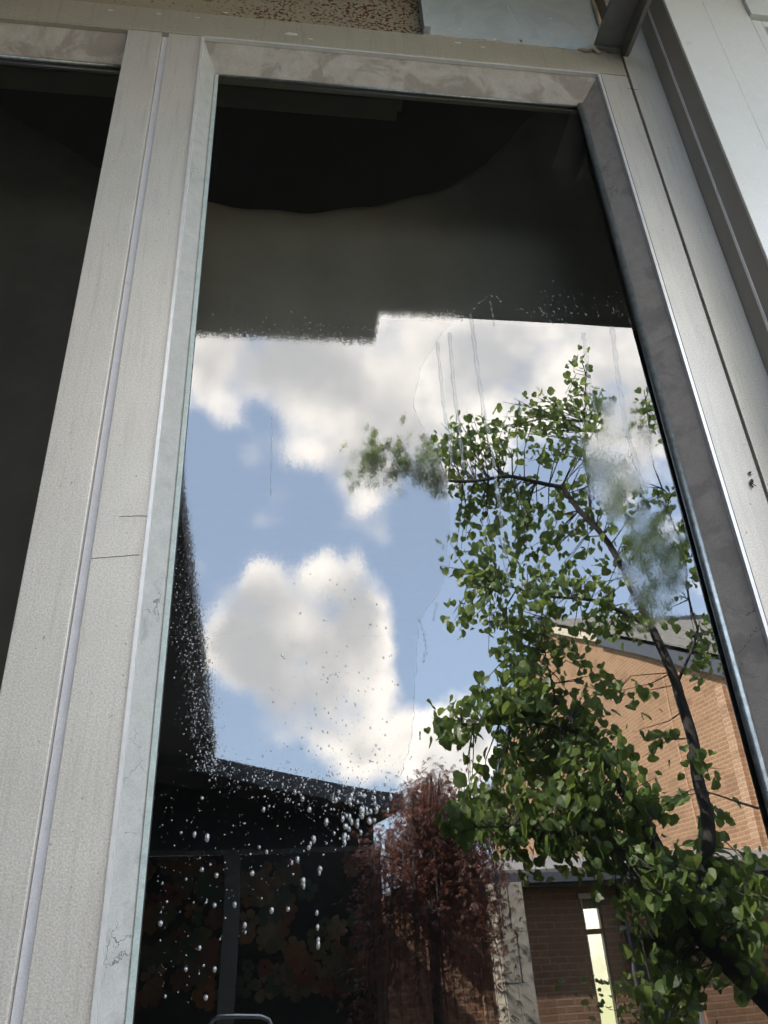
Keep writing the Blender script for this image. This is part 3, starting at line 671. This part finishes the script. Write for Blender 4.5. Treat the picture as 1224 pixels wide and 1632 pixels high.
# ------------------------------------------------------------------ church gable
hd = Vector((.0775, .997)); S = 1.27
Pm = on(868, 1000, -.85 + 14.85 * S)
def gp_(px, py):                      # mirrored pixel -> (u along wall in mirror depth, z)
    r = ray(px, py); nrm = Vector((hd.y, -hd.x, 0)); t_ = nrm.dot(Pm - CAM) / nrm.dot(r); p = CAM + r * t_
    return (Vector((p.x - Pm.x, p.y - Pm.y)).dot(hd), p.z)
orig = mir(Vector((Pm.x, Pm.y, 0)))
hr = Vector((hd.x, -hd.y, 0))         # real direction of increasing u
ch = bpy.data.objects.new('church', None); COL.objects.link(ch); ch.location = orig; ch['local'] = 1
ch.rotation_euler = (0, 0, math.atan2(hr.y, hr.x))       # local X = along wall, local Z = up
tag(ch, 'tan brick church gable in sunlight with grey shingle roof, mirrored behind the green tree', 'church')
apex = (0, Pm.z); farp = gp_(791, 1267); farp0 = gp_(849, 1009); n1 = gp_(1150, 1062); n0 = gp_(1010, 1035)
sl_n = (apex[1] - n1[1]) / (-n1[0]); nearu = -12.0
def zn(u): return apex[1] + u * sl_n
farz = farp[1] + (farp[1] - apex[1]) / (farp[0]) * 2; faru = farp[0] + 2
# local +Y points away from the courtyard side or towards it?
ly = Vector((-hr.y, hr.x, 0)); side = 1 if ly.x > 0 else -1      # church body lies at +x
def wallpoly(pts, y0, y1):
    return MB().hull8([(u, y0 * side, z) for u, z in pts], [(u, y1 * side, z) for u, z in pts])
nz_ = max(zn(nearu), 1.2)
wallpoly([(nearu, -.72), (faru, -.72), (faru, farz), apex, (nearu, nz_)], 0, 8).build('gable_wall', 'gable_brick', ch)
# projecting brick pier strips
for (a, c, nm) in (((1150, 1095), (1192, 1350), 'gable_sold'),):
    ua, za = gp_(*a); wallpoly([(ua - .12, -.72), (ua + .12, -.72), (ua + .12, zn(ua) - .3), (ua - .12, zn(ua) - .3)], -.06, .0).build('pier', nm, ch)
ua, za = gp_(1060, 1080); wallpoly([(ua - .03, -.72), (ua + .03, -.72), (ua + .03, zn(ua) - .3), (ua - .03, zn(ua) - .3)], -.02, 0).build('control_joint', 'gable_sold', ch)
# roof slabs and verges
t_ = .22
ov = .35
wallpoly([(.15, apex[1] + .02), (nearu - .5, zn(nearu - .5) + .02), (nearu - .5, zn(nearu - .5) + .2), (.15, apex[1] + .2)], 1.2, 8.4).build('roof', 'shingle', ch)
uw = gp_(962, 1030)[0]
wallpoly([(.1, apex[1] - .02), (uw, zn(uw) - .02), (uw, zn(uw) + .13), (.1, apex[1] + .13)], -.12, 1.2).build('verge_board', 'verge_white', ch)['label'] = 'cream painted end of the verge board'
wallpoly([(uw - .01, zn(uw) - .09), (nearu - .5, zn(nearu - .5) - .09), (nearu - .5, zn(nearu - .5) + .12), (uw - .01, zn(uw) + .12)], -.12, 1.2).build('verge_board', 'verge_dark', ch)['label'] = 'slate coloured verge board'
ss = (farz - apex[1]) / faru
wallpoly([(.1, apex[1]), (.1, apex[1] + .3), (faru + .1, farz + .3), (faru + .1, farz)], -.12, 8.2).build('roof', 'verge_dark', ch)
# shingle strips visible above the verge
k_ = 0
for i in range(14):
    u0, u1 = -i * .85, -(i + 1) * .85
    for j, (ya, yb) in enumerate(((-.05, .6), (.6, 1.3), (1.3, 2.2))):
        wallpoly([(u0, zn(u0) + .21), (u1 + .02, zn(u1 + .02) + .21), (u1 + .02, zn(u1) + .23 + .01 * j), (u0, zn(u0) + .26 + .01 * j)], ya, yb - .01).build('shingle', 'shingle', ch)

# ------------------------------------------------------------------ low brick wing
DW = 8.2; ywg = .14 - DW
def wx(px, py): return V(px, py, DW).x
def wz(px, py): return V(px, py, DW).z
zf = wz(900, 1392)
lwg = empty('low_wing', (5, ywg, -.7), 'low brown brick wing with pale flat roof in front of the church gable', 'building')
xw0 = wx(752, 1450); xw1 = 13
sx0, sx1 = wx(922, 1440), wx(952, 1440); zs = wz(930, 1432)
dx0, dx1 = wx(1003, 1560), wx(1105, 1560); zd = wz(1040, 1482)
for (a, c, z0, z1) in ((xw0, sx0, -.7, zf - .14), (sx0, sx1, zs, zf - .14), (sx1, dx0, -.7, zf - .14), (dx0, dx1, zd, zf - .14), (dx1, xw1, -.7, zf - .14), (sx0, sx1, -.7, -.2)):
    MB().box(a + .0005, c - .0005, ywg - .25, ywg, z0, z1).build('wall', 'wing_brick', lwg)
MB().box(wx(612, 1500), xw0, ywg - .35, ywg - .1, -.7, zf - .14).build('wall', 'wing_brick', lwg)
MB().box(wx(625, 1500), xw1, ywg - 3.0, ywg + .28, zf - .137, zf - .10).build('soffit', 'soffit', lwg)
MB().box(xw0 - .4, xw1, ywg + .10, ywg + .32, zf - .10, zf).build('fascia', 'verge_dark', lwg, .004)
MB().hull8([(xw0 - .4, ywg + .30, zf), (xw1, ywg + .30, zf), (xw1, ywg + .30, zf + .03), (xw0 - .4, ywg + .30, zf + .03)], [(xw0 - .4, ywg - 2.4, zf), (xw1, ywg - 2.4, zf), (xw1, ywg - 2.4, zf + .35), (xw0 - .4, ywg - 2.4, zf + .35)]).build('roof', 'pale_roof', lwg)
# slit window: emissive pane stands in for the daylight seen through it
m_, nb, out = mat('daylight_glow_pane'); t = nb.n('ShaderNodeTexCoord').outputs['Object']; sz = nb.n('ShaderNodeSeparateXYZ'); nb.put(sz.inputs[0], t)
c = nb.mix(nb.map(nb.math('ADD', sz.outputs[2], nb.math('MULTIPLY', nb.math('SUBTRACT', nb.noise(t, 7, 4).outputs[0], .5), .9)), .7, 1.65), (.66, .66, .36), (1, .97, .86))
em = nb.n('ShaderNodeEmission'); nb.put(em.inputs[0], c); em.inputs[1].default_value = .95; nb.nt.links.new(em.outputs[0], out.inputs[0]); M['pane_glow'] = m_
sw = MB().box(sx0, sx1, ywg - .10, ywg - .08, -.2, zs).build('window', 'pane_glow', lwg); sw['label'] = 'narrow slit window, pale yellow emission standing in for daylight through it'
MB().box(sx0, sx0 + .018, ywg - .08, ywg - .02, -.2, zs).build('frame', 'verge_white', sw)
MB().box(sx1 - .018, sx1, ywg - .08, ywg - .02, -.2, zs).build('frame', 'mull_dark', sw)
zc = wz(935, 1482); MB().box(sx0, sx1, ywg - .08, ywg - .01, zc - .03, zc + .02).build('transom', 'wing_brick', sw)
zc2 = wz(935, 1447); MB().box(sx0 + .018, sx1 - .018, ywg - .08, ywg - .07, zc2, zs).build('blind', 'ceil_strip', sw)
MB().box(sx0 - .02, sx1 + .02, ywg + .001, ywg + .03, zs, zs + .05).build('lintel', 'verge_white', sw)
dr = MB().box(dx0, dx1, ywg - .20, ywg - .16, -.7, zd).build('door', 'fascia', lwg)
MB().box(dx0, dx0 + .06, ywg - .15, ywg - .05, -.7, zd).build('frame', 'mull_dark', dr); MB().box(dx1 - .06, dx1, ywg - .15, ywg - .05, -.7, zd).build('frame', 'steel_rail', dr)
MB().tube([(wx(985, 1450), ywg + .06, zf - .14), (wx(985, 1450), ywg + .06, -.7)], .03, 8).build('downpipe', 'fascia', lwg, smooth=True)
# stone pillar of stacked blocks
DP = 7.4; pl_ = empty('stone_pillar', V(815, 1500, DP), 'pale limestone pillar of stacked blocks mirrored between maple and slit window', 'pillar'); pl_.location.z = -.7
px0, px1 = V(783, 1430, DP).x, V(828, 1430, DP).x; zt_ = V(800, 1408, DP).z; rp = random.Random(2)
z = -.7; hgt = .42; i = 0
while z < zt_ - .05:
    z1 = min(z + hgt, zt_); xm = px0 + (px1 - px0) * (.45 if i % 2 else .6)
    for (a, c) in ((px0, xm), (xm + .003, px1)):
        MB().box(a + rp.uniform(0, .006), c - rp.uniform(0, .004), .14 - DP - .4, .14 - DP + rp.uniform(0, .01), z + .0015, z1 - .0015).build('block', 'stone', pl_, .003)
    z = z1; i += 1
MB().box(px0 + .01, px1 - .01, .14 - DP - .39, .14 - DP - .012, -.7, zt_ - .01).build('core', 'stone', pl_)

# ------------------------------------------------------------------ redbud tree
T = empty('redbud_tree', (3.0, -3.4, -.7), 'green tree with round heart shaped leaves on arching dark branches, mirrored on the right', 'tree')
def limb(pts, r0, r1, name):
    Q = [V(*p) for p in pts]; out_ = []
    for i in range(len(Q) - 1):
        for k in range(5):
            q = Q[i].lerp(Q[i + 1], k / 5); out_.append(q + Vector([noise.noise(q * 3 + Vector((j * 7, 0, 0))) * .03 for j in range(3)]))
    out_.append(Q[-1]); n = len(out_)
    MB().tube(out_, [r0 + (r1 - r0) * i / (n - 1) for i in range(n)], 9).build(name, 'bark', T, smooth=True)
    return out_
nodes = []
trunk_top = V(1230, 1600, 3.4)
MB().tube([(trunk_top.x + .35, trunk_top.y - .05, -.72), (trunk_top.x + .25, trunk_top.y, .3), trunk_top + Vector((.12, 0, -.2)), trunk_top + Vector((.02, 0, .02))], [.15, .11, .085, .07], 12).build('trunk', 'bark', T, smooth=True)
nodes += limb([(1240, 1610, 3.4), (1180, 1560, 3.4), (1120, 1490, 3.45), (1070, 1400, 3.5), (1040, 1330, 3.5), (990, 1250, 3.5), (930, 1170, 3.5), (885, 1115, 3.5)], .075, .012, 'branch')
nodes += limb([(1128, 1500, 3.45), (1122, 1380, 3.45), (1125, 1290, 3.4), (1112, 1200, 3.4), (1080, 1090, 3.4), (1040, 1000, 3.4), (1000, 920, 3.4), (950, 840, 3.4), (890, 775, 3.4), (800, 765, 3.4), (690, 768, 3.4), (600, 750, 3.4)], .042, .005, 'branch')
nodes += limb([(1040, 1000, 3.4), (960, 960, 3.3), (870, 950, 3.3), (790, 930, 3.3)], .014, .004, 'branch')
nodes += limb([(950, 840, 3.4), (930, 740, 3.5), (930, 660, 3.5), (935, 585, 3.5)], .010, .003, 'branch')
nodes += limb([(1075, 1400, 3.5), (960, 1345, 3.3), (860, 1325, 3.3), (760, 1320, 3.2)], .016, .005, 'branch')
nodes += limb([(930, 1170, 3.5), (840, 1150, 3.5), (740, 1160, 3.5), (695, 1168, 3.5)], .010, .003, 'branch')
nodes += limb([(1224, 1290, 3.2), (1170, 1275, 3.2), (1125, 1262, 3.2)], .008, .003, 'branch')
nodes += limb([(885, 1115, 3.5), (872, 1050, 3.5), (868, 985, 3.5)], .006, .003, 'branch')
nodes += limb([(1080, 1090, 3.4), (1110, 1000, 3.4), (1090, 880, 3.4), (1030, 720, 3.5), (1025, 620, 3.5)], .009, .003, 'branch')
ell = [(600, 735, 45, 38, 46, 0), (670, 725, 50, 42, 60, 0), (740, 705, 50, 42, 60, 0), (750, 770, 70, 22, 34, 0), (810, 670, 40, 30, 22, 0), (850, 690, 75, 48, 80, 0), (905, 625, 50, 22, 26, 0), (925, 578, 24, 16, 7, 0), (945, 690, 45, 60, 44, 0),
       (790, 820, 62, 45, 58, 0), (870, 790, 60, 45, 40, 0), (880, 870, 80, 55, 64, 0), (765, 890, 45, 40, 34, 0), (820, 945, 80, 40, 62, 0), (760, 985, 45, 25, 22, 0), (925, 950, 60, 50, 50, 0), (830, 1010, 55, 34, 46, 0),
       (985, 780, 50, 60, 46, 0), (1020, 870, 45, 50, 40, 0), (1060, 930, 40, 45, 34, 0), (1025, 640, 16, 45, 16, 0), (1060, 790, 30, 30, 8, 0), (1095, 870, 26, 45, 22, 0), (1000, 990, 80, 24, 38, 0), (1115, 1030, 32, 34, 24, 0), (1060, 690, 14, 20, 5, 0),
       (835, 1075, 42, 50, 46, 0), (870, 1150, 66, 62, 100, 0), (800, 1115, 40, 34, 26, 0), (735, 1150, 45, 28, 34, 0), (950, 1120, 34, 50, 30, 0), (905, 1040, 26, 40, 10, 0), (985, 1100, 20, 30, 9, 0), (940, 1210, 50, 45, 50, 0), (850, 1225, 50, 45, 54, 0), (1035, 1180, 20, 20, 7, 0),
       (900, 1290, 80, 45, 90, 0), (800, 1300, 66, 40, 70, 0), (740, 1300, 30, 26, 18, 0), (985, 1285, 55, 40, 50, 0), (860, 1345, 80, 18, 30, 0), (960, 1350, 55, 20, 24, 0), (1060, 1290, 36, 30, 16, 0), (1110, 1310, 50, 36, 9, 0), (1010, 1370, 40, 30, 18, 0),
       (1080, 1400, 60, 40, 56, 0), (1165, 1395, 60, 40, 60, 0), (1060, 1460, 50, 36, 44, 0), (1180, 1460, 50, 50, 60, 0), (1110, 1450, 50, 40, 36, 0), (1030, 1490, 32, 30, 14, 0), (1050, 1580, 40, 45, 24, 0), (1190, 1540, 30, 40, 20, 0), (1085, 1560, 40, 40, 20, 0), (1125, 1220, 30, 60, 6, 0)]
rl = random.Random(77)
# heart-shaped leaf, folded along its rib: 10 faces
hx = [(0, .02), (.30, -.10), (.53, .08), (.60, .38), (.46, .68), (.20, .90), (0, 1.02)]
lv = [(x, y, -.10 * x if x else 0) for x, y in hx]; L_ = []; Fc = []
def leaf_geo():
    vs = []; 
    for sgn in (1, -1):
        b0 = len(vs)
        for (x, y) in hx: vs.append((sgn * x, y - .0, .28 * x - .25 * (y - .3) ** 2))
        vs.append((0, .45, -.02)); c = len(vs) - 1
        for i in range(6):
            f = (c, b0 + i, b0 + i + 1); Fc.append(f if sgn > 0 else f[::-1])
        Fc.append((c, b0 + 6, b0) if False else (c, b0 + 5, b0 + 6))
    return vs
LV = leaf_geo(); Fc = [f for i, f in enumerate(Fc) if i % 7 != 6]
lme = bpy.data.meshes.new('leaf'); lme.from_pydata(LV, [], Fc); lme.materials.append(M['leaf']); lme.update()
LVv = [Vector(v) for v in LV]
leaves = []; tw = MB(); 
for (cx_, cy_, rx, ry, n, _) in ell:
    n = int(n * (2.6 if cy_ < 1040 else 3.0)); dc = rl.uniform(3.15, 3.75)
    ncl = max(2, n // 7)
    for q in range(ncl):
        a = rl.uniform(0, 6.283); rr = math.sqrt(rl.random()); x, y = cx_ + rx * rr * math.cos(a), cy_ + ry * rr * math.sin(a)
        d = dc + rl.uniform(-.28, .28); cpt = V(x, y, d)
        near = min(nodes, key=lambda k: (k - cpt).length_squared)
        mid = near.lerp(cpt, .5) + Vector((rl.uniform(-.05, .05), rl.uniform(-.05, .05), rl.uniform(-.02, .07)))
        ddr = (cpt - mid).normalized(); tip = cpt + ddr * .10
        if (near - cpt).length < 1.0: tw.tube([near, mid, cpt, tip], [.0045, .003, .0022, .0012], 4)
        for k in range(max(3, round(n / ncl))):
            t2 = rl.random(); p = mid.lerp(tip, t2) + Vector([rl.gauss(0, .045) for _ in range(3)])
            s = rl.uniform(.026, .062) if cy_ < 1040 else rl.uniform(.030, .074); lenv = Vector((rl.gauss(0, .6), rl.gauss(0, .6), -1 + rl.gauss(0, .55))).normalized()
            nrm = Vector((rl.gauss(0, .7), rl.gauss(.35, .6), rl.gauss(.5, .5))); xax = lenv.cross(nrm).normalized(); zax = xax.cross(lenv).normalized()
            mt_ = Matrix(((xax.x, lenv.x, zax.x, p.x), (xax.y, lenv.y, zax.y, p.y), (xax.z, lenv.z, zax.z, p.z), (0, 0, 0, 1))) @ Matrix.Scale(s, 4)
            leaves.append((s / max(.5, (p - CAM).length), mt_))
tw.build('twigs', 'bark', T)['kind'] = 'stuff'
leaves.sort(key=lambda q: -q[0])
inv = Matrix.Translation(-T.location)
for s, mt_ in leaves[:300]:
    o = bpy.data.objects.new('leaf', lme); COL.objects.link(o); o.parent = T; o.matrix_parent_inverse = inv; o.matrix_local = inv @ mt_ if False else mt_
    o.matrix_parent_inverse = Matrix(); o.matrix_basis = inv @ mt_
vs = []; fs = []
for s, mt_ in leaves[300:]:
    b0 = len(vs); vs += [mt_ @ v for v in LVv]; fs += [tuple(b0 + i for i in f) for f in Fc]
o = raw('foliage', vs, fs, 'leaf', T); o['kind'] = 'stuff'

# ------------------------------------------------------------------ red lace-leaf maple
DM = 6.2; mb0 = V(690, 1500, DM); Mt = empty('lace_leaf_maple', (mb0.x, mb0.y, -.7), 'dark red weeping maple with fine lacy leaves beside the walkway eave', 'tree')
rm = random.Random(9); topm = V(680, 1235, DM)
heads = []
root = Vector((mb0.x, mb0.y, -.7))
MB().tube([root, root + Vector((.04, 0, .5)), root + Vector((-.03, .02, 1.0)), Vector((mb0.x, mb0.y, V(690, 1400, DM).z))], [.08, .06, .05, .035], 9).build('trunk', 'bark', Mt, smooth=True)
tk = Vector((mb0.x, mb0.y, V(690, 1440, DM).z)); bmb = MB()
ends = []
for i in range(120):
    x = rm.uniform(590, 770); y0 = 1225 + abs(x - 695) * .55 + rm.uniform(0, 1) ** 1.3 * 200; x = max(x, 655 if y0 < 1310 else 0); e1 = V(x, y0, DM + rm.uniform(-.6, .6))
    mid = tk.lerp(e1, .5) + Vector((0, 0, .12)); dr_ = e1 + Vector(((e1.x - tk.x) * .15, rm.uniform(-.1, .1), -rm.uniform(.2, 1.5)))
    pts = [tk.lerp(mid, .0), tk.lerp(mid, .5) + Vector((0, 0, .05)), mid, e1, e1.lerp(dr_, .5) + Vector(((e1.x - tk.x) * .08, 0, .05)), dr_]
    bmb.tube(pts, [.018, .014, .010, .006, .004, .002], 5); ends.append(pts)
o = bmb.build('branches', 'bark', Mt, smooth=True)
vs = []; fs = []
for pts in ends:
    for q in range(95):
        k = rm.random(); 
        if k < .25: p = pts[2].lerp(pts[3], rm.random())
        elif k < .6: p = pts[3].lerp(pts[4], rm.random())
        else: p = pts[4].lerp(pts[5], rm.random())
        p = p + Vector([rm.gauss(0, .10) for _ in range(3)]); out_ = Vector((rm.gauss(0, 1), rm.gauss(0, 1), -.5 + rm.gauss(0, .5))).normalized()
        up = Vector((rm.gauss(0, .5), rm.gauss(0, .5), 1)); sd_ = out_.cross(up).normalized(); s = rm.uniform(.035, .065)
        for a in (-.9, -.45, 0, .45, .9):
            d = (out_ * math.cos(a) + sd_ * math.sin(a)); wv = d.cross(up).normalized() * s * .07; tip = p + d * s * (1.1 - .3 * abs(a)); b0 = len(vs)
            vs += [p, p + d * s * .45 + wv, tip + Vector((0, 0, -.25 * s)), p + d * s * .45 - wv]; fs.append((b0, b0 + 1, b0 + 2, b0 + 3))
o = raw('foliage', vs, fs, 'maple', Mt); o['kind'] = 'stuff'
# shrubs at the foot of the wing
for (px, py, d, lab) in ((1010, 1600, 6.6, 'green shrub at the foot of the low brick wing, behind the redbud trunk'),):
    c = V(px, py, d); sh = empty('shrub', (c.x, c.y, -.7), lab, 'shrub'); vs = []; fs = []
    MB().tube([(c.x, c.y, -.7), (c.x, c.y, c.z - .3)], .02, 6).build('stem', 'bark', sh)
    for q in range(500):
        p = c + Vector((rm.gauss(0, .22), rm.gauss(0, .22), rm.uniform(-1.4, .2))); s = rm.uniform(.03, .06); q_ = Vector([rm.gauss(0, 1) for _ in range(3)]).normalized().to_track_quat('Z', 'Y').to_matrix().to_4x4()
        mt_ = Matrix.Translation(p) @ q_ @ Matrix.Scale(s, 4); b0 = len(vs); vs += [mt_ @ v for v in LVv]; fs += [tuple(b0 + i for i in f) for f in Fc]
    raw('foliage', vs, fs, 'leaf', sh)['kind'] = 'stuff'
print('leaves', len(leaves))
